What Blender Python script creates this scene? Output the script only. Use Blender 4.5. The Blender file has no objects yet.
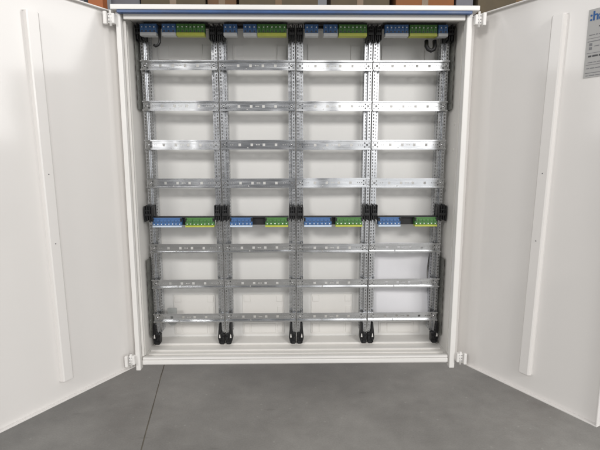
import bpy, bmesh, math, random
from mathutils import Vector, Matrix
random.seed(11)
C = bpy.context.scene.collection
SC = bpy.context.scene

# ------------------------------------------------------------------ camera
cd = bpy.data.cameras.new('camera'); cam = bpy.data.objects.new('camera', cd); C.objects.link(cam)
cd.sensor_width = 36.0; cd.lens = 451.0 / 600.0 * 36.0; cd.clip_start = 0.02; cd.clip_end = 200
yaw, pitch, roll = 0.0164, -0.1512, -0.0010
Fv = Vector((math.sin(yaw) * math.cos(pitch), math.cos(yaw) * math.cos(pitch), math.sin(pitch)))
Rv = Vector((math.cos(yaw), -math.sin(yaw), 0)); Uv = Rv.cross(Fv)
R2 = math.cos(roll) * Rv + math.sin(roll) * Uv; U2 = -math.sin(roll) * Rv + math.cos(roll) * Uv
M = Matrix((R2, U2, -Fv)).transposed().to_4x4(); M.translation = Vector((-0.0116, -1.3962, 0.6913))
cam.matrix_world = M
SC.camera = cam
SC.render.resolution_x, SC.render.resolution_y = 1024, 768

# ------------------------------------------------------------------ world, lamps, exposure
W = bpy.data.worlds.new('World'); SC.world = W; W.use_nodes = True
bg = W.node_tree.nodes['Background']; bg.inputs[0].default_value = (0.95, 0.96, 1.0, 1); bg.inputs[1].default_value = 0.21
SC.view_settings.view_transform = 'Standard'; SC.view_settings.look = 'None'
SC.view_settings.exposure = 0.19; SC.view_settings.gamma = 1; SC.view_settings.use_curve_mapping = False
def area(name, loc, target, sx, sy, power, col):
    l = bpy.data.lights.new(name, 'AREA'); l.shape = 'RECTANGLE'; l.size = sx; l.size_y = sy
    l.energy = power; l.color = col
    o = bpy.data.objects.new(name, l); C.objects.link(o); o.location = loc
    o.rotation_euler = (Vector(target) - Vector(loc)).to_track_quat('-Z', 'Y').to_euler()
    return o
FLOOR = -0.50
area('hall_gate_light', (2.25, -6.0, 2.15), (0.1, 0.1, 0.6), 3.4, 2.5, 70, (1.0, 0.985, 0.97))
area('low_rail_fill_light', (2.6, -6.0, 0.15), (0.1, 0.1, 0.4), 4.0, 1.2, 13, (0.97, 0.985, 1.0))  # dim fill panel added to brighten reflections in the lower right rails
area('strip_window_light', (-1.95, -6.0, 1.15), (-0.3, 0.1, 0.8), 0.34, 0.8, 5, (1.0, 0.985, 0.97))
area('roof_light', (-2.6, -5.0, 3.3), (0, 0.1, 0.4), 1.4, 0.9, 100, (1.0, 0.98, 0.955))
area('roof_light', (2.4, -5.2, 3.3), (0, 0.1, 0.4), 1.6, 1.0, 100, (1.0, 0.98, 0.955))
area('side_window_light', (6.2, -0.7, 2.5), (-0.5, -0.2, 0.7), 4.6, 3.4, 165, (1.0, 0.985, 0.965))
area('side_window_light', (-6.2, -1.4, 2.2), (0.5, -0.2, 0.6), 3.4, 2.6, 66, (1.0, 0.985, 0.965))
area('hall_lamp_light', (0.3, -1.6, 4.2), (0.1, -0.2, 0.0), 3.0, 2.0, 20, (1.0, 0.98, 0.955))

# ------------------------------------------------------------------ materials
def mat(name, col, rough=0.5, metal=0.0, var=0.06, scale=6.0, bump=0.0, bscale=120.0, rvar=0.08, spec=0.5, detail=4.0, coat=0.0, wave=0.0):
    m = bpy.data.materials.new(name); m.use_nodes = True; nt = m.node_tree; N = nt.nodes; L = nt.links
    b = N['Principled BSDF']; b.inputs['Metallic'].default_value = metal
    b.inputs['Specular IOR Level'].default_value = spec; b.inputs['Coat Weight'].default_value = coat
    tc = N.new('ShaderNodeTexCoord'); no = N.new('ShaderNodeTexNoise')
    no.inputs['Scale'].default_value = scale; no.inputs['Detail'].default_value = detail
    L.new(tc.outputs['Object'], no.inputs['Vector'])
    r = N.new('ShaderNodeMapRange'); r.inputs[1].default_value = 0.3; r.inputs[2].default_value = 0.7
    r.inputs[3].default_value = 1 - var; r.inputs[4].default_value = 1 + var
    L.new(no.outputs['Fac'], r.inputs[0])
    mx = N.new('ShaderNodeVectorMath'); mx.operation = 'SCALE'; mx.inputs[0].default_value = col[:3]
    L.new(r.outputs[0], mx.inputs['Scale']); L.new(mx.outputs[0], b.inputs['Base Color'])
    r2 = N.new('ShaderNodeMapRange'); r2.inputs[1].default_value = 0.3; r2.inputs[2].default_value = 0.7
    r2.inputs[3].default_value = max(0.03, rough - rvar); r2.inputs[4].default_value = min(1, rough + rvar)
    L.new(no.outputs['Fac'], r2.inputs[0]); L.new(r2.outputs[0], b.inputs['Roughness'])
    if bump:
        n2 = N.new('ShaderNodeTexNoise'); n2.inputs['Scale'].default_value = bscale; n2.inputs['Detail'].default_value = 3
        L.new(tc.outputs['Object'], n2.inputs['Vector'])
        bp = N.new('ShaderNodeBump'); bp.inputs['Strength'].default_value = bump; bp.inputs['Distance'].default_value = 0.002
        L.new(n2.outputs['Fac'], bp.inputs['Height']); L.new(bp.outputs[0], b.inputs['Normal'])
        if wave:
            n3 = N.new('ShaderNodeTexNoise'); n3.inputs['Scale'].default_value = 2.6; n3.inputs['Detail'].default_value = 1
            L.new(tc.outputs['Object'], n3.inputs['Vector'])
            b3 = N.new('ShaderNodeBump'); b3.inputs['Strength'].default_value = wave; b3.inputs['Distance'].default_value = 0.02
            L.new(n3.outputs['Fac'], b3.inputs['Height']); L.new(b3.outputs[0], bp.inputs['Normal'])
    return m
PAINT = mat('white_powder_coat', (0.75, 0.728, 0.705), 0.12, var=0.012, scale=1.5, bump=0.02, bscale=260, rvar=0.012, wave=0.30, spec=0.65)
PAINTF = mat('white_powder_coat_frame', (0.78, 0.765, 0.74), 0.4, var=0.02, scale=9, bump=0.04, bscale=260)
INNER = mat('ivory_inner_shell', (0.74, 0.722, 0.69), 0.5, var=0.035, scale=5, bump=0.05, bscale=180)
BACK = mat('pale_grey_back_plastic', (0.75, 0.742, 0.72), 0.42, var=0.025, scale=4, bump=0.04, bscale=140)
BLUE = mat('blue_edge_tape', (0.022, 0.070, 0.20), 0.4, var=0.25, scale=14)
def sheet_steel(name, col, rough, wav, streak=0.10):
    m = mat(name, col, rough, metal=1.0, var=streak, scale=5, rvar=0.05)
    nt = m.node_tree; N = nt.nodes; L = nt.links; b = N['Principled BSDF']
    tc = [n for n in N if n.type == 'TEX_COORD'][0]; no = [n for n in N if n.type == 'TEX_NOISE'][0]
    oi = N.new('ShaderNodeObjectInfo'); ad = N.new('ShaderNodeVectorMath'); ad.operation = 'ADD'
    sc = N.new('ShaderNodeVectorMath'); sc.operation = 'SCALE'; sc.inputs[0].default_value = (37.0, 11.0, 53.0)
    L.new(oi.outputs['Random'], sc.inputs['Scale']); L.new(tc.outputs['Object'], ad.inputs[0]); L.new(sc.outputs[0], ad.inputs[1])
    mp = N.new('ShaderNodeMapping'); mp.inputs['Scale'].default_value = (3.0, 30.0, 30.0)
    L.new(ad.outputs[0], mp.inputs[0]); L.new(mp.outputs[0], no.inputs['Vector'])
    mp2 = N.new('ShaderNodeMapping'); mp2.inputs['Scale'].default_value = (7.0, 4.0, 4.0)   # the slow waves of rolled sheet
    L.new(ad.outputs[0], mp2.inputs[0])
    n2 = N.new('ShaderNodeTexNoise'); n2.inputs['Scale'].default_value = 1.0; n2.inputs['Detail'].default_value = 1.0
    L.new(mp2.outputs[0], n2.inputs['Vector'])
    bp = N.new('ShaderNodeBump'); bp.inputs['Strength'].default_value = wav; bp.inputs['Distance'].default_value = 0.02
    L.new(n2.outputs['Fac'], bp.inputs['Height']); L.new(bp.outputs[0], b.inputs['Normal'])
    return m
ZINC = sheet_steel('galvanised_steel', (0.60, 0.61, 0.62), 0.20, 0.35)
ZINCU = sheet_steel('galvanised_upright_steel', (0.56, 0.57, 0.585), 0.26, 0.15, 0.10)
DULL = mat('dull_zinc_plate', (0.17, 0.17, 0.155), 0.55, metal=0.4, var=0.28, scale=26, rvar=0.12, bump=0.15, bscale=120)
BLACK = mat('black_plastic', (0.009, 0.009, 0.010), 0.5, var=0.2, scale=30)
TBLUE = mat('blue_terminal_plastic', (0.062, 0.15, 0.34), 0.42, var=0.08, scale=60)
TGREEN = mat('green_terminal_plastic', (0.075, 0.21, 0.055), 0.42, var=0.08, scale=60)
TGREY = mat('pale_grey_terminal_plastic', (0.58, 0.59, 0.60), 0.45, var=0.04, scale=40)
TYEL = mat('yellow_green_terminal_plastic', (0.50, 0.54, 0.085), 0.45, var=0.06, scale=40)
PALEB = mat('pale_blue_terminal_plastic', (0.58, 0.68, 0.80), 0.45, var=0.04, scale=40)
SCREW = mat('bright_screw_steel', (0.80, 0.80, 0.79), 0.4, metal=0.15, var=0.1, scale=90)
SCREWM = mat('polished_screw_steel', (0.85, 0.85, 0.86), 0.16, metal=1.0, var=0.05, scale=90)
PAPER = mat('white_paper', (0.755, 0.752, 0.775), 0.7, var=0.012, scale=8)
GREYP = mat('grey_plastic', (0.33, 0.34, 0.33), 0.5, var=0.05, scale=20)
LABELM = mat('silver_grey_label', (0.41, 0.405, 0.395), 0.4, var=0.03, scale=16)
LBLUE = mat('blue_print', (0.02, 0.10, 0.29), 0.5, var=0.02)
LDARK = mat('dark_print', (0.07, 0.07, 0.075), 0.5, var=0.02)
LMID = mat('grey_print', (0.2, 0.2, 0.21), 0.5, var=0.02)
ORANGE = mat('orange_rack_paint', (0.42, 0.125, 0.03), 0.45, var=0.1, scale=10)
CARD = mat('brown_cardboard', (0.17, 0.095, 0.05), 0.85, var=0.1, scale=12, bump=0.1, bscale=90)
CARD2 = mat('dusty_cardboard', (0.12, 0.095, 0.06), 0.85, var=0.14, scale=9, bump=0.1, bscale=90)
WOODM = mat('weathered_board', (0.19, 0.135, 0.09), 0.8, var=0.2, scale=14)
GREYB = mat('grey_crate_plastic', (0.17, 0.17, 0.19), 0.5, var=0.1, scale=12)
OBOX = mat('orange_brown_cardboard', (0.27, 0.105, 0.035), 0.8, var=0.1, scale=12)
TAPE = mat('packing_tape', (0.19, 0.12, 0.06), 0.3, var=0.04)

def concrete():
    m = bpy.data.materials.new('smooth_concrete'); m.use_nodes = True; nt = m.node_tree; N = nt.nodes; L = nt.links
    b = N['Principled BSDF']; tc = N.new('ShaderNodeTexCoord')
    def noise(s, d, rough=0.6):
        n = N.new('ShaderNodeTexNoise'); n.inputs['Scale'].default_value = s; n.inputs['Detail'].default_value = d
        n.inputs['Roughness'].default_value = rough; L.new(tc.outputs['Object'], n.inputs['Vector']); return n
    a = noise(2.3, 6, 0.65); c = noise(11, 5, 0.6); g = noise(140, 2)
    r1 = N.new('ShaderNodeMapRange'); r1.inputs[1].default_value = .3; r1.inputs[2].default_value = .7; r1.inputs[3].default_value = .83; r1.inputs[4].default_value = 1.15
    r2 = N.new('ShaderNodeMapRange'); r2.inputs[1].default_value = .3; r2.inputs[2].default_value = .75; r2.inputs[3].default_value = .92; r2.inputs[4].default_value = 1.08
    r3 = N.new('ShaderNodeMapRange'); r3.inputs[1].default_value = .3; r3.inputs[2].default_value = .7; r3.inputs[3].default_value = .94; r3.inputs[4].default_value = 1.06
    L.new(a.outputs['Fac'], r1.inputs[0]); L.new(c.outputs['Fac'], r2.inputs[0]); L.new(g.outputs['Fac'], r3.inputs[0])
    m1 = N.new('ShaderNodeMath'); m1.operation = 'MULTIPLY'; L.new(r1.outputs[0], m1.inputs[0]); L.new(r2.outputs[0], m1.inputs[1])
    m2 = N.new('ShaderNodeMath'); m2.operation = 'MULTIPLY'; L.new(m1.outputs[0], m2.inputs[0]); L.new(r3.outputs[0], m2.inputs[1])
    # sparse dark scuffs
    vo = N.new('ShaderNodeTexVoronoi'); vo.inputs['Scale'].default_value = 3.1; vo.inputs['Randomness'].default_value = 1
    mp = N.new('ShaderNodeMapping'); mp.inputs['Rotation'].default_value = (0, 0, 0.9); mp.inputs['Scale'].default_value = (1.0, 3.2, 1)
    L.new(tc.outputs['Object'], mp.inputs[0]); L.new(mp.outputs[0], vo.inputs['Vector'])
    rs = N.new('ShaderNodeMapRange'); rs.inputs[1].default_value = 0.03; rs.inputs[2].default_value = 0.10; rs.inputs[3].default_value = 0.86; rs.inputs[4].default_value = 1.0
    L.new(vo.outputs['Distance'], rs.inputs[0])
    m3 = N.new('ShaderNodeMath'); m3.operation = 'MULTIPLY'; L.new(m2.outputs[0], m3.inputs[0]); L.new(rs.outputs[0], m3.inputs[1])
    v2 = N.new('ShaderNodeTexVoronoi'); v2.inputs['Scale'].default_value = 16; L.new(tc.outputs['Object'], v2.inputs['Vector'])
    rq = N.new('ShaderNodeMapRange'); rq.inputs[1].default_value = 0.05; rq.inputs[2].default_value = 0.10; rq.inputs[3].default_value = 1.22; rq.inputs[4].default_value = 1.0
    L.new(v2.outputs['Distance'], rq.inputs[0])
    m4 = N.new('ShaderNodeMath'); m4.operation = 'MULTIPLY'; L.new(m3.outputs[0], m4.inputs[0]); L.new(rq.outputs[0], m4.inputs[1]); m3 = m4
    sc = N.new('ShaderNodeVectorMath'); sc.operation = 'SCALE'; sc.inputs[0].default_value = (0.300, 0.290, 0.270)
    L.new(m3.outputs[0], sc.inputs['Scale']); L.new(sc.outputs[0], b.inputs['Base Color'])
    rr = N.new('ShaderNodeMapRange'); rr.inputs[1].default_value = .3; rr.inputs[2].default_value = .7; rr.inputs[3].default_value = .38; rr.inputs[4].default_value = .6
    L.new(c.outputs['Fac'], rr.inputs[0]); L.new(rr.outputs[0], b.inputs['Roughness'])
    bp = N.new('ShaderNodeBump'); bp.inputs['Strength'].default_value = .12; bp.inputs['Distance'].default_value = .004
    L.new(c.outputs['Fac'], bp.inputs['Height']); L.new(bp.outputs[0], b.inputs['Normal'])
    return m
CONC = concrete()
JOINT = mat('dusty_joint_filler', (0.20, 0.18, 0.145), 0.9, var=0.4, scale=18)

# ------------------------------------------------------------------ mesh helpers
def add_box(bm, x0, x1, y0, y1, z0, z1, bev=0.0, mi=0):
    n0 = set(bm.faces)
    vs = [bm.verts.new((x, y, z)) for x in (x0, x1) for y in (y0, y1) for z in (z0, z1)]
    fs = [bm.faces.new([vs[i] for i in q]) for q in ((0, 1, 3, 2), (4, 6, 7, 5), (0, 4, 5, 1), (2, 3, 7, 6), (0, 2, 6, 4), (1, 5, 7, 3))]
    if bev:
        es = {e for f in fs for e in f.edges}
        bmesh.ops.bevel(bm, geom=list(es), offset=bev, segments=2, affect='EDGES', profile=0.6)
    for f in set(bm.faces) - n0: f.material_index = mi
def add_cyl(bm, p, axis, r, h, n=12, mi=0):
    n0 = set(bm.faces)
    q = Vector((0, 0, 1)).rotation_difference(Vector(axis)).to_matrix().to_4x4()
    bmesh.ops.create_cone(bm, cap_ends=True, segments=n, radius1=r, radius2=r, depth=h, matrix=Matrix.Translation(p) @ q)
    for f in set(bm.faces) - n0: f.material_index = mi
def add_prism(bm, pts, axis, a0, a1, mi=0):
    """polygon extruded along an axis; pts in the other two axes (in xyz order)"""
    def P(u, v, w):
        return {'x': (w, u, v), 'y': (u, w, v), 'z': (u, v, w)}[axis]
    A = [bm.verts.new(P(u, v, a0)) for u, v in pts]; B = [bm.verts.new(P(u, v, a1)) for u, v in pts]
    n = len(pts); fs = [bm.faces.new(A[::-1]), bm.faces.new(B)]
    for i in range(n): fs.append(bm.faces.new((A[i], A[(i + 1) % n], B[(i + 1) % n], B[i])))
    for f in fs: f.material_index = mi
def add_plate(bm, plane, u0, u1, v0, v1, w, t, holes):
    """thin plate with real rectangular holes. plane 'y': u=x v=z, thickness along +y; plane 'x': u=y v=z."""
    def P(u, v, k): return (u, w + k * t, v) if plane == 'y' else (w + k * t, u, v)
    us = sorted({u0, u1} | {c for h in holes for c in (h[0], h[1])}); vs = sorted({v0, v1} | {c for h in holes for c in (h[2], h[3])})
    def open_(i, j):
        if i < 0 or j < 0 or i >= len(us) - 1 or j >= len(vs) - 1: return True
        cu, cv = (us[i] + us[i + 1]) / 2, (vs[j] + vs[j + 1]) / 2
        return any(h[0] < cu < h[1] and h[2] < cv < h[3] for h in holes)
    cache = {}
    def V(i, j, k):
        if (i, j, k) not in cache: cache[(i, j, k)] = bm.verts.new(P(us[i], vs[j], k))
        return cache[(i, j, k)]
    for i in range(len(us) - 1):
        for j in range(len(vs) - 1):
            if open_(i, j): continue
            bm.faces.new((V(i, j, 0), V(i + 1, j, 0), V(i + 1, j + 1, 0), V(i, j + 1, 0)))
            bm.faces.new((V(i, j, 1), V(i, j + 1, 1), V(i + 1, j + 1, 1), V(i + 1, j, 1)))
            for (di, dj, a, b) in ((-1, 0, (i, j), (i, j + 1)), (1, 0, (i + 1, j + 1), (i + 1, j)), (0, -1, (i + 1, j), (i, j)), (0, 1, (i, j + 1), (i + 1, j + 1))):
                if open_(i + di, j + dj):
                    bm.faces.new((V(*a, 0), V(*b, 0), V(*b, 1), V(*a, 1)))
def add_tube(bm, pts, r, n=8, mi=0):
    n0 = set(bm.faces); rings = []
    pts = [Vector(p) for p in pts]
    up = Vector((0.3, 0.9, 0.1))
    for i, p in enumerate(pts):
        d = (pts[min(i + 1, len(pts) - 1)] - pts[max(i - 1, 0)]).normalized()
        a = d.cross(up).normalized(); b = d.cross(a)
        rings.append([bm.verts.new(p + r * (math.cos(2 * math.pi * k / n) * a + math.sin(2 * math.pi * k / n) * b)) for k in range(n)])
    for A, B in zip(rings, rings[1:]):
        for k in range(n): bm.faces.new((A[k], A[(k + 1) % n], B[(k + 1) % n], B[k]))
    bm.faces.new(rings[0][::-1]); bm.faces.new(rings[-1])
    for f in set(bm.faces) - n0: f.material_index = mi
def fin(name, bm, mats, parent=None, smooth=False, loc=None):
    bmesh.ops.recalc_face_normals(bm, faces=bm.faces)
    me = bpy.data.meshes.new(name); bm.to_mesh(me); bm.free()
    for m in (mats if isinstance(mats, (list, tuple)) else [mats]): me.materials.append(m)
    if smooth:
        for p in me.polygons: p.use_smooth = True
    o = bpy.data.objects.new(name, me); C.objects.link(o); o.parent = parent
    if loc: o.location = loc
    return o
def empty(name, loc, label, cat, group=None, rz=0):
    o = bpy.data.objects.new(name, None); C.objects.link(o); o.location = loc; o.rotation_euler = (0, 0, rz)
    o.empty_display_size = 0.05
    o['label'] = label; o['category'] = cat
    if group: o['group'] = group
    return o
def tag(o, label, cat, group=None):
    o['label'] = label; o['category'] = cat
    if group: o['group'] = group
    return o
def copy_to(o, parent, loc=None, rot=None, scale=None):
    c = o.copy(); C.objects.link(c); c.parent = parent
    if loc is not None: c.location = loc
    if rot is not None: c.rotation_euler = rot
    if scale is not None: c.scale = scale
    return c
NB = bmesh.new

# ------------------------------------------------------------------ floor (setting)
bm = NB(); add_box(bm, -14, 14, -12, 14, FLOOR - 0.10, FLOOR - 0.0018)
fl = fin('floor', bm, JOINT); fl['kind'] = 'structure'
J0, J1 = Vector((-0.503 - 0.0, 0.0)), None
# expansion joint line on the floor: through (-0.735, 0.93) and (-0.625, 0.23)
jx = lambda y: -0.735 + (y - 0.93) * (-0.157)
for side in (-1, 1):
    bm = NB()
    ys = [-12 + 26 * i / 400 for i in range(401)]
    edge = [(jx(y) + side * (0.0020 + 0.0018 * random.random() + (0.003 * random.random() if random.random() < .12 else 0)), y) for y in ys]
    poly = edge + ([(14, 14), (14, -12)] if side > 0 else [(-14, 14), (-14, -12)])
    if side < 0: poly = poly[::-1]
    add_prism(bm, poly, 'z', FLOOR - 0.0018, FLOOR)
    s = fin('concrete_slab', bm, CONC, fl)

# ------------------------------------------------------------------ cabinet
CAB = empty('distribution_cabinet', (0, 0, 0), 'open white electrical distribution cabinet with two doors and four bays of steel rails', 'electrical cabinet')
D = 0.205
bm = NB(); add_box(bm, -0.512, 0.512, 0.192, D, 0.012, 1.1065); fin('back_panel', bm, BACK, CAB)
for s in (-1, 1):
    bm = NB(); add_box(bm, min(s * 0.512, s * 0.5225), max(s * 0.512, s * 0.5225), 0.004, D, 0.012, 1.1065)
    w = fin('side_wall', bm, INNER, CAB)
    # shallow bead running up the wall
    bm = NB(); d = 0.0045 if s < 0 else 0.0016
    add_box(bm, min(s * (0.5118 - d), s * 0.5118), max(s * (0.5118 - d), s * 0.5118), 0.046, 0.056, 0.03, 1.085, 0.0015)
    fin('wall_bead', bm, INNER, w)
    if s > 0:
        for zz in (0.795, 0.712):    # two small bosses on the right wall
            bm = NB(); add_cyl(bm, (0.5112, 0.085, zz), (1, 0, 0), 0.005, 0.0016, 14); fin('wall_boss', bm, INNER, w)
bm = NB(); add_box(bm, -0.531, 0.5325, -0.022, D + 0.004, 1.1075, 1.1215, 0.0025); fin('top_panel', bm, PAINTF, CAB)
bm = NB(); add_box(bm, -0.514, 0.512, -0.0195, -0.004, 1.0995, 1.1070, 0.001); fin('blue_edge_strip', bm, BLUE, CAB)
bm = NB(); add_box(bm, -0.5015, 0.4985, -0.003, 0.006, 1.0860, 1.1065, 0.0015)
add_box(bm, -0.5015, 0.4985, 0.0062, 0.036, 1.0935, 1.0965, 0.001)
fin('top_frame_rail', bm, INNER, CAB)
# bottom pan: floor with folded ridges, front sill
bm = NB()
add_box(bm, -0.5115, 0.5115, 0.012, 0.1915, 0.012, 0.0270)
fb = fin('bottom_pan', bm, INNER, CAB)
for (y0, y1, z1) in ((0.050, 0.060, 0.0325), (0.076, 0.088, 0.0345), (0.128, 0.1915, 0.0355)):
    bm = NB(); add_box(bm, -0.5, 0.5, y0, y1, 0.0272, z1, 0.0022); fin('pan_ridge', bm, INNER, fb)
bm = NB(); add_box(bm, -0.5025, 0.4980, -0.002, 0.0118, 0.020, 0.0335, 0.002)
add_box(bm, -0.5025, 0.4980, 0.001, 0.0125, 0.0345, 0.0415, 0.002)
fin('front_sill', bm, PAINTF, CAB)
for s, xi, xo in ((-1, 0.5092, 0.5240), (1, 0.5030, 0.5200)):
    bm = NB(); x0, x1 = sorted((s * xi, s * xo))
    add_box(bm, x0, x1, -0.004, 0.022, 0.0, 1.1065, 0.0025)
    p = fin('hinge_post', bm, PAINTF, CAB)
    if s > 0: continue
    bm = NB(); x0, x1 = sorted((s * 0.5010, s * (xi - 0.0006))); add_box(bm, x0, x1, 0.012, 0.020, 0.042, 1.0855, 0.0015); fin('post_return', bm, INNER, p)

# doors --------------------------------------------------------------
def door(s, h, d, width):
    ang = math.atan2(d[1], d[0])
    o = bpy.data.objects.new('door', None)
    n = 1 if s < 0 else -1                   # local y towards the inside face
    Y = lambda a, b: tuple(sorted((n * a, n * b)))
    bm = NB(); x0 = -0.022 if s < 0 else -0.036
    add_box(bm, x0, width, *Y(-0.0190, -0.0120), 0.006, 1.1115, 0.0012)            # sheet
    t = 0.0035
    for (a, b, z0, z1) in ((x0 + 0.0002, width - 0.0002, 0.0065, 0.0065 + t), (x0 + 0.0002, width - 0.0002, 1.1110 - t, 1.1110), (x0 + 0.0004, x0 + 0.0004 + t, 0.0102, 1.1072), (width - 0.0004 - t, width - 0.0004, 0.0102, 1.1072)):
        add_box(bm, a, b, *Y(-0.0122, 0.0), z0, z1, 0.0010)                         # folded rim
    o = fin('door', bm, PAINT, CAB); o.location = (h[0], h[1], 0); o.rotation_euler = (0, 0, ang)
    (a0, a1), (t0, t1) = ((0.211, 0.2445), (0.2245, 0.2600)) if s < 0 else ((0.198, 0.2325), (0.2155, 0.2515))
    bm = NB()
    prof = lambda a0, a1: [(a0 - 0.003, n * -0.0118), (a0, n * -0.0108), (a0 + 0.0015, n * 0.0005), (a0 + 0.005, n * 0.0025), (a1 - 0.005, n * 0.0025), (a1 - 0.0015, n * 0.0005), (a1, n * -0.0108), (a1 + 0.003, n * -0.0118)]
    A = [bm.verts.new((u, v, 0.064)) for u, v in prof(a0, a1)]; B = [bm.verts.new((u, v, 1.049)) for u, v in prof(t0, t1)]
    bm.faces.new(A[::-1]); bm.faces.new(B)
    for k in range(8): bm.faces.new((A[k], A[(k + 1) % 8], B[(k + 1) % 8], B[k]))
    bmesh.ops.bevel(bm, geom=A + B + [e for e in bm.edges if e.verts[0] in A and e.verts[1] in A or e.verts[0] in B and e.verts[1] in B], offset=0.002, segments=2, affect='EDGES')
    fin('stiffener', bm, PAINT, o)
    for z in (0.645, 0.459):
        bm = NB(); f = (z - 0.064) / 0.985; add_cyl(bm, ((a0 + a1) / 2 + ((t0 + t1) - (a0 + a1)) / 2 * f, n * 0.0026, z), (0, 1, 0), 0.0015, 0.001, 10); fin('rivet', bm, LDARK, o)
    return o
DL = door(-1, (-0.5317, 0.0089), (-0.51577, -0.85673), 0.452)
DR = door(1, (0.5521, 0.0142), (0.49899, -0.86661), 0.4200)
# data label on the right door
bm = NB(); lx0, lx1, lz0, lz1 = 0.3025, 0.4065, 0.882, 1.0425
add_box(bm, lx0, lx1, 0.0108, 0.0122, lz0, lz1)
def print_bar(x0, x1, z0, z1, mi): add_box(bm, x0, x1, 0.01045, 0.0110, z0, z1, 0, mi)
for (z, t, mi) in ((0.974, 0.0010, 3), (0.9665, 0.0018, 3), (0.9395, 0.0010, 3), (0.912, 0.0010, 3), (0.8925, 0.0014, 3)):
    print_bar(lx0 + 0.004, lx1 - 0.004, z, z + t, mi)
def words_row(z, h, x, xe, mi):
    while x < xe:
        w = random.uniform(0.004, 0.014); print_bar(x, min(x + w, xe), z, z + h, mi); x += w + 0.002
words_row(0.9305, 0.0042, lx0 + 0.008, lx1 - 0.01, 2)
words_row(0.9815, 0.0020, lx0 + 0.006, lx1 - 0.03, 3)
words_row(0.9170, 0.0018, lx0 + 0.008, lx1 - 0.025, 3)
words_row(0.9030, 0.0022, lx0 + 0.006, lx1 - 0.02, 3)
words_row(0.8860, 0.0018, lx0 + 0.006, lx1 - 0.04, 3)
for (x, z, w) in ((0.008, 0.957, .007), (0.008, 0.948, .007)): print_bar(lx0 + x, lx0 + x + w, z, z + 0.0065, 3)
words_row(0.9545, 0.0018, lx0 + 0.020, lx1 - 0.02, 3)
print_bar(lx0 + 0.0300, lx0 + 0.0318, 1.000, 1.0085, 2); print_bar(lx0 + 0.0265, lx0 + 0.0300, 0.999, 1.0012, 2)
lab = fin('data_label', bm, [LABELM, LBLUE, LDARK, LMID], DR)
def text_mesh(txt, size, mt, bold):
    cu = bpy.data.curves.new('lettering', 'FONT'); cu.body = txt; cu.size = size; cu.extrude = 0.0003; cu.offset = bold
    cu.space_character = 0.98; cu.resolution_u = 4
    to = bpy.data.objects.new('lettering', cu); C.objects.link(to)
    dg = bpy.context.evaluated_depsgraph_get(); me = bpy.data.meshes.new_from_object(to.evaluated_get(dg))
    bpy.data.objects.remove(to); bpy.data.curves.remove(cu)
    me.materials.clear(); me.materials.append(mt)
    return me
tm = text_mesh(':hager', 0.0295, LBLUE, 0.0007)
tm.transform(Matrix.Translation((lx0 + 0.004, 0.0105, 1.0165)) @ Matrix.Rotation(math.pi / 2, 4, 'X'))
bm = NB(); bm.from_mesh(lab.data)
nf = len(bm.faces); bm.from_mesh(tm); bm.faces.ensure_lookup_table()
for f in bm.faces[nf:]: f.material_index = 1
bm.to_mesh(lab.data); bm.free()

# hinges -------------------------------------------------------------
def hinge(s, z0, z1, flip):
    bm = NB(); X = lambda a, b: tuple(sorted((s * a, s * b)))
    add_box(bm, *X(0.5215, 0.541), -0.0190, -0.0030, z0 + 0.004, z1 - 0.004, 0.003)  # knuckle arm
    add_box(bm, *X(0.5415, 0.5515), -0.0270, -0.0145, z0, z1 - 0.001, 0.003)  # leaf block on the door
    h = fin('hinge', bm, PAINTF, CAB)
    bm = NB()
    for k in (0.25, 0.5, 0.75): add_box(bm, *X(0.530, 0.5385), -0.0198, -0.0188, z0 + (z1 - z0) * k - 0.0014, z0 + (z1 - z0) * k + 0.0014, 0)
    fin('slot', bm, LMID, h)
    bm = NB(); add_cyl(bm, (s * 0.533, -0.017, (z0 + z1) / 2), (0, 0, 1), 0.0035, z1 - z0 + 0.006, 12); fin('hinge_pin', bm, PAINTF, h, True)
hinge(-1, 1.066, 1.103, 1); hinge(1, 1.066, 1.103, 1)
hinge(-1, 0.022, 0.060, 0); hinge(1, 0.022, 0.060, 0)

# mounting grid ------------------------------------------------------
YU = 0.1255                       # front of the perforated uprights
XB = (-0.5, -0.25, 0.0, 0.25)     # left edges of the four bays
ZR = (0.9801, 0.8533, 0.7284, 0.6026, 0.3810, 0.2559, 0.1344)
ZT = 0.4735
# upright: local x 0..0.026 measured from the bay boundary inwards
bm = NB()
z0, z1, pitch = 0.075, 1.085, 0.0105
n = int((z1 - z0) / pitch)
h1 = [(0.0055, 0.0095, z0 + pitch * (k + .3), z0 + pitch * (k + .3) + 0.0056) for k in range(n)]
add_plate(bm, 'y', 0.0025, 0.0125, z0, z1, YU, 0.0015, h1)
h2 = [(0.0182, 0.0206, z0 + pitch * (k + .15), z0 + pitch * (k + .15) + 0.0060) for k in range(n)]
add_plate(bm, 'y', 0.0150, 0.0245, z0, z1, YU + 0.014, 0.0015, h2)
h3 = [(YU + 0.018, YU + 0.028, z0 + pitch * (k + .2), z0 + pitch * (k + .2) + 0.0072) for k in range(n)]
add_plate(bm, 'x', YU + 0.0145, 0.180, z0, z1, 0.0246, 0.0014, h3)
add_plate(bm, 'x', YU + 0.0002, YU + 0.0138, z0, z1, 0.0126, 0.0015, [])
UP = fin('upright', bm, ZINCU, CAB); first = True
def put_upright(x, mir):
    global first
    o = UP if first else copy_to(UP, CAB); first = False
    o.location = (x, 0, 0); o.scale = (-0.93 if mir else 0.93, 1, 1)
for x in XB:
    put_upright(x, False); put_upright(x + 0.25, True)

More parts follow.
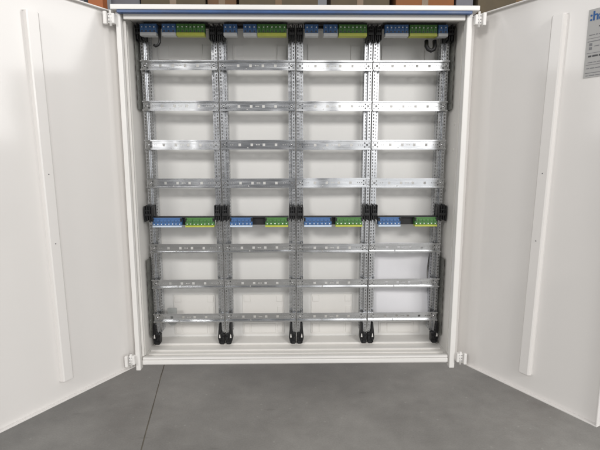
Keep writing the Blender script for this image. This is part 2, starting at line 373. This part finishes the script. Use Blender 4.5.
# rail: local origin at bay left edge, rail centre
bm = NB(); H = 0.0157; c = 0.0114
sq = 0.0042
holes = [(u - sq, u + sq, -sq, sq) for u in (0.064, 0.104, 0.144, 0.184)]
holes += [(u - 0.0013, u + 0.0013, -0.0016, 0.0016) for u in (0.034, 0.041, 0.208, 0.215, 0.222)]
holes += [(0.1180, 0.1215, -0.0018, 0.0018), (0.1232, 0.1250, -0.0018, 0.0018), (0.1266, 0.1300, -0.0018, 0.0018)]
holes += [(0.0885, 0.0925, -0.0112, -0.0082)]
for e in (0, 1):
    f = (lambda u: u) if e == 0 else (lambda u: 0.25 - u)
    for (a, b, q0, q1) in ((0.0050, 0.0085, 0.0045, 0.0085), (0.0050, 0.0085, -0.0085, -0.0045), (0.0190, 0.0235, 0.0040, 0.0085), (0.0190, 0.0235, -0.0085, -0.0040)):
        a2, b2 = sorted((f(a), f(b))); holes.append((a2, b2, q0, q1))
add_plate(bm, 'y', 0.0022, 0.2478, -c, c, 0.0, 0.0015, holes)
for sg in (1, -1):                # folded flanges, forward of the web
    a0, a1 = sorted((sg * (c + 0.0001), sg * (c + 0.0016)))
    add_box(bm, 0.0022, 0.2478, -0.0085, 0.0015, a0, a1)
    b0, b1 = sorted((sg * (c + 0.0017), sg * H))
    add_box(bm, 0.0022, 0.2478, -0.0085, -0.0070, b0, b1)
RL = fin('mounting_rail', bm, ZINC, CAB)
def screw(u):
    bm = NB(); add_cyl(bm, (u, -0.0012, 0), (0, 1, 0), 0.0036, 0.0022, 12)
    bmesh.ops.bevel(bm, geom=[e for e in bm.edges if all(v.co.y < -0.002 for v in e.verts)], offset=0.0012, segments=2, affect='EDGES')
    return fin('end_screw', bm, SCREWM, RL, True)
SCW = [screw(0.0137), screw(0.2363)]
firstr = True
for r, z in enumerate(ZR):
    for b, x in enumerate(XB):
        if firstr: o = RL; firstr = False
        else:
            o = copy_to(RL, CAB); copy_to(SCW[0], o); copy_to(SCW[1], o)
        o.location = (x, YU - 0.0022, z + random.uniform(-.0006, .0006))
        o.rotation_euler = (random.gauss(0, 0.010), random.gauss(0, 0.0015), random.gauss(0, 0.008))
        o.location.z += 0.0

# clamps: black ribbed blocks half way up the uprights
def clamp_mesh(name, w, hz, dep):
    bm = NB()
    add_box(bm, 0.0006, w, -0.012, dep, -hz * .70, hz * .66, 0.0025)
    for k in range(4):              # gripping ribs of unequal length
        u = 0.0032 + k * (w - 0.0064) / 3
        top = hz * (0.86, 1.0, 0.80, 0.95)[k]; bot = -hz * (0.98, 0.84, 1.0, 0.80)[k]
        add_box(bm, u - 0.0019, u + 0.0019, -0.0185 - 0.002 * (k % 2), dep - .002, bot, top, 0.0012)
    add_box(bm, 0.0040, w - 0.003, -0.0240, -0.0125, -hz * .30, hz * .02, 0.0012)
    add_box(bm, 0.0060, w - 0.006, -0.0225, -0.0125, hz * .28, hz * .44, 0.0010)
    return fin(name, bm, BLACK, CAB)
CL = clamp_mesh('clamp', 0.0245, 0.0285, 0.012); firstc = True
for z in (0.5030, 1.0770):
    for x in XB:
        for mir in (0, 1):
            o = CL if firstc else copy_to(CL, CAB); firstc = False
            xx = x + 0.25 * mir
            if z < 1: o.location = (xx, YU - 0.006, z)
            else: o.location = (xx, YU - 0.006, z)
            sg = -1 if mir else 1; outer = abs(xx) > 0.49
            o.scale = (sg * (1.32 if outer else 1), 1, 1 if z < 1 else 0.92)
            if outer: o.location.x -= sg * 0.0085
# outer ends: the end clamps overhang the bay a little
# foot clips: black forked feet under the uprights
bm = NB()
add_prism(bm, [(0.0012, 0.036), (0.0125, 0.038), (0.0150, 0.046), (0.0155, 0.073), (0.0212, 0.075), (0.0238, 0.048), (0.0262, 0.022), (0.0230, 0.009), (0.0190, 0.0), (0.0045, 0.0), (0.0020, 0.004)], 'y', -0.014, 0.010)
bmesh.ops.bevel(bm, geom=bm.edges[:], offset=0.0012, segments=1, affect='EDGES')
add_box(bm, 0.0020, 0.0110, -0.018, -0.0142, 0.017, 0.028, 0.001)
add_box(bm, 0.0180, 0.0220, -0.019, -0.0142, 0.005, 0.018, 0.001)
add_box(bm, 0.0040, 0.0170, -0.0175, -0.0142, 0.001, 0.011, 0.001)
add_box(bm, 0.0125, 0.0150, -0.0175, -0.0142, 0.016, 0.042, 0.0008)
FT = fin('foot_clip', bm, BLACK, CAB)
bm = NB(); add_prism(bm, [(0.0165, 0.024), (0.0218, 0.024), (0.0205, 0.035), (0.0185, 0.038)], 'y', -0.0152, -0.0138); FTL = fin('clip_window', bm, INNER, FT)
firstf = True
for x in XB:
    for mir in (0, 1):
        if firstf: o = FT; firstf = False
        else: o = copy_to(FT, CAB); copy_to(FTL, o)
        xx = x + 0.25 * mir; sg = -1 if mir else 1
        if abs(xx) > 0.49: o.location = (xx + sg * 0.0235, YU + 0.006, 0.0357); o.scale = (-sg * 1.1, 1, 1)    # outer feet splay towards the walls
        else: o.location = (xx, YU + 0.006, 0.0357); o.scale = (sg, 1, 1)
        # the upper shank grips the profile
# carrier bars
for x in XB:
    bm = NB(); add_box(bm, 0.0255, 0.2245, 0.0, 0.010, -0.0150, 0.0150, 0.001)
    add_box(bm, 0.0255, 0.2245, -0.010, -0.0002, 0.0095, 0.0150, 0.001)
    fin('carrier_bar', bm, BLACK, CAB, loc=(x, YU - 0.010, ZT + 0.0035))
    bm = NB(); add_box(bm, 0.0255, 0.2245, 0.0, 0.012, 0.0, 0.012, 0.001); add_box(bm, 0.0255, 0.2245, -0.016, -0.0002, 0.006, 0.012, 0.001)
    fin('carrier_bar', bm, BLACK, CAB, loc=(x, YU - 0.014, 1.0925))
# terminal blocks
CAMP = Vector((-0.0116, -1.3962, 0.6913))
def bx(px, y, pyref):
    q = R2 * ((px - 300) / 451) + U2 * ((225 - pyref) / 451) + Fv
    return (CAMP + q * ((y - CAMP.y) / q.y)).x
def terminal(x0, x1, yf, z0, z1, kind, upper):
    body = TBLUE if kind == 'blue' else TGREEN
    base = (TGREY if upper else PALEB) if kind == 'blue' else TYEL
    w = x1 - x0; h = z1 - z0; n = max(2, round(w / 0.0125)); dep = 0.024
    zb = z0 + (0.0095 if upper else 0.0062)
    bm = NB()
    add_box(bm, 0, w, 0.004, dep, zb, z1, 0.0006)
    cw = w / n
    for k in range(n):          # one cell per conductor, grooves between
        add_box(bm, k * cw + 0.00025, (k + 1) * cw - 0.00025, 0.0, 0.0038, zb + 0.0005, z1 - (0.001 if upper else 0.006), 0.0008)
        add_box(bm, k * cw + 0.0020, (k + 1) * cw - 0.0020, -0.0016, -0.0002, zb + h * .40, zb + h * .52, 0.0004)
    t = fin('terminal_block', bm, body, CAB); t.location = (x0, yf, 0)
    if not upper:
        for a in (-0.0018, w - 0.0045):
            bm = NB(); add_box(bm, a, a + 0.0063, -0.002, -0.0002, z1 - 0.0120, z1 - 0.0065, 0.0006)
            add_box(bm, a, a + 0.0063, -0.0020, 0.0036, z1 - 0.0063, z1 - 0.0005, 0.0008); fin('end_clip', bm, BLACK, t)
    bm = NB(); add_box(bm, 0.0, w, -0.0022, dep - 0.002, z0, zb - 0.0002, 0.0008)
    fin('base_strip', bm, base, t)
    bm = NB()
    for k in range(n):
        zc = (z1 - 0.0100) if upper else (zb + 0.0042)
        add_cyl(bm, ((k + .5) * cw + random.uniform(-.0008, .0008), -0.0008, zc + random.uniform(-.0006, .0006)), (random.uniform(-.3, .3), 1, random.uniform(-.3, .3)), 0.0023 if upper else 0.0018, 0.0020, 8)
    s = fin('screw_row', bm, SCREW, t); s['kind'] = 'stuff'
    bm = NB()
    for k in range(n):
        if upper: add_box(bm, (k + .3) * cw, (k + .7) * cw, -0.0006, 0.0002, zb + 0.0020, zb + 0.0065)
        else: add_box(bm, (k + .28) * cw, (k + .72) * cw, -0.0006, 0.0002, zb + 0.0105, zb + 0.0140)
    s = fin('wire_port', bm, LDARK, t)
    return t
UPB = [(139.8, 156.2, 'blue'), (161.6, 175.6, 'blue'), (176.3, 204.5, 'green'), (223.5, 236.8, 'blue'), (243.2, 256.6, 'blue'), (257.3, 286.4, 'green'),
       (304.8, 318.4, 'blue'), (323.6, 337.6, 'blue'), (338.8, 367.0, 'green'), (385.4, 408.6, 'blue'), (410.0, 437.3, 'green'), (438.6, 448.2, 'blue')]
for a, b, k in UPB: terminal(bx(a, 0.085, 29), bx(b, 0.085, 29), 0.085, 1.0625, 1.0985, k, True)
LOB = [(152.4, 181.6, 'blue'), (185.2, 214.0, 'green'), (230.0, 252.3, 'blue'), (265.2, 288.2, 'green'), (304.2, 331.6, 'blue'), (335.6, 362.4, 'green'), (378.6, 400.6, 'blue'), (414.8, 437.2, 'green')]
for a, b, k in LOB: terminal(bx(a, 0.097, 221), bx(b, 0.097, 221), 0.097, 0.4575, 0.4885, k, False)

# side brackets: dull zinc plates on the side walls beside the outer uprights
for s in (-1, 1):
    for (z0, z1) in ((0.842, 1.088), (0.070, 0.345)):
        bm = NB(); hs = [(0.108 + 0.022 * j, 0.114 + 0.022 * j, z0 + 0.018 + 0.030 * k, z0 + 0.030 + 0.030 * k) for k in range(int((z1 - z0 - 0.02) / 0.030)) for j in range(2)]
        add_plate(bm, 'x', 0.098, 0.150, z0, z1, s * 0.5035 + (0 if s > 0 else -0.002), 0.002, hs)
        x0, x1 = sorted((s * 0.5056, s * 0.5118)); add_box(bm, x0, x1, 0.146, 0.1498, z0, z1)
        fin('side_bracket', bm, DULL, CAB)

# embossed knock-out plates on the back wall, top and bottom of each bay
for x in XB:
    for u0 in (0.041, 0.186):
        bm = NB(); add_box(bm, x + u0, x + u0 + 0.0026, 0.1870, 0.1918, 1.012, 1.062, 0.0006)
        add_box(bm, x + u0 + 0.0028, x + u0 + 0.036, 0.1868, 0.1918, 1.012, 1.0145, 0.0006)
        add_box(bm, x + u0 + 0.0028, x + u0 + 0.034, 0.1900, 0.1918, 1.0148, 1.058, 0.0006)
        fin('knockout_edge', bm, BACK, CAB)
    bm = NB(); add_box(bm, x + 0.055, x + 0.205, 0.1885, 0.1918, 0.045, 0.195, 0.0012)
    k = fin('knockout_plate', bm, INNER, CAB)
    for (u0, u1, z0, z1) in ((0.060, 0.083, 0.168, 0.190), (0.178, 0.200, 0.168, 0.190), (0.085, 0.175, 0.050, 0.085), (0.060, 0.080, 0.050, 0.085), (0.182, 0.200, 0.050, 0.150)):
        bm = NB(); add_box(bm, x + u0, x + u1, 0.1865, 0.1883, z0, z1, 0.001); fin('knockout', bm, INNER, k)
# ------------------------------------------------------------------ loose things in the cabinet
def strip(bm, pts, x0, x1, t, mi=0):
    """flat strap following (y, z) points, width x0..x1, thickness t"""
    n = len(pts); L = []
    for i, (y, z) in enumerate(pts):
        a = Vector(pts[max(i - 1, 0)]); b = Vector(pts[min(i + 1, n - 1)]); d = (b - a).normalized(); nn = Vector((-d.y, d.x)) * t / 2
        L.append([bm.verts.new((x, y + sg * nn.x, z + sg * nn.y)) for x in (x0, x1) for sg in (-1, 1)])
    for A, B in zip(L, L[1:]):
        for i, j in ((0, 1), (1, 3), (3, 2), (2, 0)): bm.faces.new((A[i], A[j], B[j], B[i]))
    bm.faces.new(L[0]); bm.faces.new(L[-1][::-1])
xa = bx(158.6, 0.09, 40)
bm = NB(); add_tube(bm, [(xa + 0.004, 0.094, 1.092), (xa + 0.004, 0.088, 1.072), (xa + 0.006, 0.083, 1.056), (xa + 0.006, 0.080, 1.042), (xa + 0.001, 0.079, 1.033), (xa - 0.007, 0.080, 1.030), (xa - 0.013, 0.082, 1.034)], 0.0042, 8)
tag(fin('wire_hook', bm, BLACK, smooth=True), 'black curved wire end hanging between two blue terminals at the upper left', 'wire hook')
xb = bx(432, 0.10, 44)
bm = NB(); add_tube(bm, [(xb - 0.013, 0.118, 1.058), (xb - 0.014, 0.112, 1.040), (xb - 0.009, 0.108, 1.029), (xb, 0.107, 1.025), (xb + 0.009, 0.108, 1.029), (xb + 0.013, 0.112, 1.040), (xb + 0.013, 0.118, 1.058)], 0.0066, 8)
tag(fin('wire_loop', bm, BLACK, smooth=True), 'dark wire loop hanging under the green terminal at the upper right', 'wire loop')
# paper sheet standing behind the rails of the fourth bay
bm = NB(); nx, nz = 36, 40; x0, x1, z0, z1 = 0.268, 0.478, 0.128, 0.388; G = []
for j in range(nz + 1):
    row = []
    for i in range(nx + 1):
        u, v = i / nx, j / nz
        y = 0.176 - 0.010 * (1 - v) * (0.4 + 0.6 * u) - 0.007 * math.sin(v * 7.0 + u * 1.5) * (0.3 + u) - 0.004 * math.sin(u * 6.5 + v * 2) + (0.010 * max(0, u - .85) / .15)
        row.append(bm.verts.new((x0 + (x1 - x0) * u + 0.006 * math.sin(v * 7) * u, y, z0 + (z1 - z0) * v - 0.006 * u * (1 - v))))
    G.append(row)
for j in range(nz):
    for i in range(nx): bm.faces.new((G[j][i], G[j][i + 1], G[j + 1][i + 1], G[j + 1][i]))
bmesh.ops.recalc_face_normals(bm, faces=bm.faces)
bmesh.ops.solidify(bm, geom=bm.faces[:], thickness=0.0004)
tag(fin('paper_sheet', bm, PAPER), 'white paper sheet standing behind the lower rails of the right hand bay', 'paper')
# grey plastic tabs near the bottom
def tab(px, z0, z1, w, y, label, pointed):
    xc = bx(px, y, 322); bm = NB()
    pts = [(xc - w, z1), (xc - w, z0 + 0.010), (xc - w * .35, z0), (xc + w * .35, z0), (xc + w, z0 + 0.010), (xc + w, z1)] if pointed else [(xc - w, z1), (xc - w, z0 + .002), (xc - w + .002, z0), (xc + w - .002, z0), (xc + w, z0 + .002), (xc + w, z1)]
    add_prism(bm, pts, 'y', y, y + 0.004)
    bmesh.ops.bevel(bm, geom=bm.edges[:], offset=0.0008, segments=1, affect='EDGES')
    add_cyl(bm, (xc, y - 0.0006, z1 - 0.012), (0, 1, 0), 0.004, 0.002, 12)
    tag(fin('plastic_tab', bm, GREYP), label, 'plastic tab', 'grey plastic tabs hanging behind the lowest rails')
tab(172.5, 0.094, 0.158, 0.0165, 0.150, 'grey pointed plastic tab hanging behind the lowest rail of the left hand bay', True)
tab(417.0, 0.102, 0.140, 0.0110, 0.178, 'small grey square plastic tab under the paper sheet in the right hand bay', False)

# ------------------------------------------------------------------ storage behind the cabinet (a sliver shows above it)
RY = 2.25
def wx(px, y, py=3): return bx(px, y, py)
def wz(py, y, px=300):
    q = R2 * ((px - 300) / 451) + U2 * ((225 - py) / 451) + Fv
    return (CAMP + q * ((y - CAMP.y) / q.y)).z
SH = wz(8.5, RY) - 0.12
rk = empty('storage_rack', (0, RY, FLOOR), 'orange and brown storage rack standing behind the cabinet', 'storage rack')
def rp(name, bm, m): return fin(name, bm, m, rk, loc=(0, -RY, -FLOOR))
for px in (97, 575):
    x = wx(px, RY - 0.03); bm = NB()
    hw = 0.055 if px < 200 else 0.06
    add_box(bm, x - hw, x + hw, RY - 0.06, RY + 0.03, FLOOR, 2.6, 0.004); rp('rack_post', bm, ORANGE)
bm = NB(); add_box(bm, wx(40, RY), wx(600, RY), RY + 0.04, RY + 0.9, SH - 0.04, SH - 0.0005, 0.003); rp('shelf_board', bm, WOODM)
bm = NB(); add_box(bm, -0.4, -0.3, 0.2065, RY + 0.04, 0.70, 0.76, 0.003); add_box(bm, 0.3, 0.4, 0.2065, RY + 0.04, 0.70, 0.76, 0.003)
add_box(bm, wx(97, RY), wx(575, RY), RY + 0.0305, RY + 0.08, 0.69, 0.77, 0.003); rp('hanging_arm', bm, ORANGE)
BX = [(50, 84, GREYB, 'grey plastic box on the rack shelf above the left door', 'crate'), (110, 139, GREYB, 'grey violet box on the shelf beside the orange rack post', 'crate'), (141, 205, CARD2, 'dusty brown cardboard box above the top left of the cabinet', 'cardboard box'),
      (207, 236, CARD, 'narrow reddish cardboard box in the row above the cabinet', 'cardboard box'), (239, 318, CARD2, 'wide dusty cardboard box above the middle of the cabinet', 'cardboard box'), (331, 390, CARD2, 'dull brown cardboard box beside the orange brown one', 'cardboard box'), (396, 454, OBOX, 'orange brown cardboard box above the right part of the cabinet', 'cardboard box'),
      (457, 474, GREYB, 'small grey box above the right end of the cabinet', 'crate'), (478, 560, CARD2, 'brown cardboard box seen above the right door', 'cardboard box')]
for i, (a, b, m, label, cat) in enumerate(BX):
    x0, x1 = wx(a, RY + 0.08), wx(b, RY + 0.08); h = 0.42 + 0.04 * (i % 3); y0 = RY + 0.08 + 0.02 * (i % 2)
    bm = NB(); add_box(bm, x0, x1, y0, y0 + 0.45, SH, SH + h, 0.004)
    o = fin('cardboard_box' if cat != 'crate' else 'plastic_crate', bm, m); tag(o, label, cat)
    bm = NB()
    if cat != 'crate': add_box(bm, (x0 + x1) / 2 - 0.025, (x0 + x1) / 2 + 0.025, y0 - 0.0012, y0 - 0.0002, SH + 0.002, SH + h - 0.002); fin('tape_strip', bm, TAPE, o)
    else: add_box(bm, x0 + 0.002, x1 - 0.002, y0 - 0.012, y0 - 0.0002, SH + 0.14, SH + 0.16, 0.002); fin('rim_band', bm, m, o)
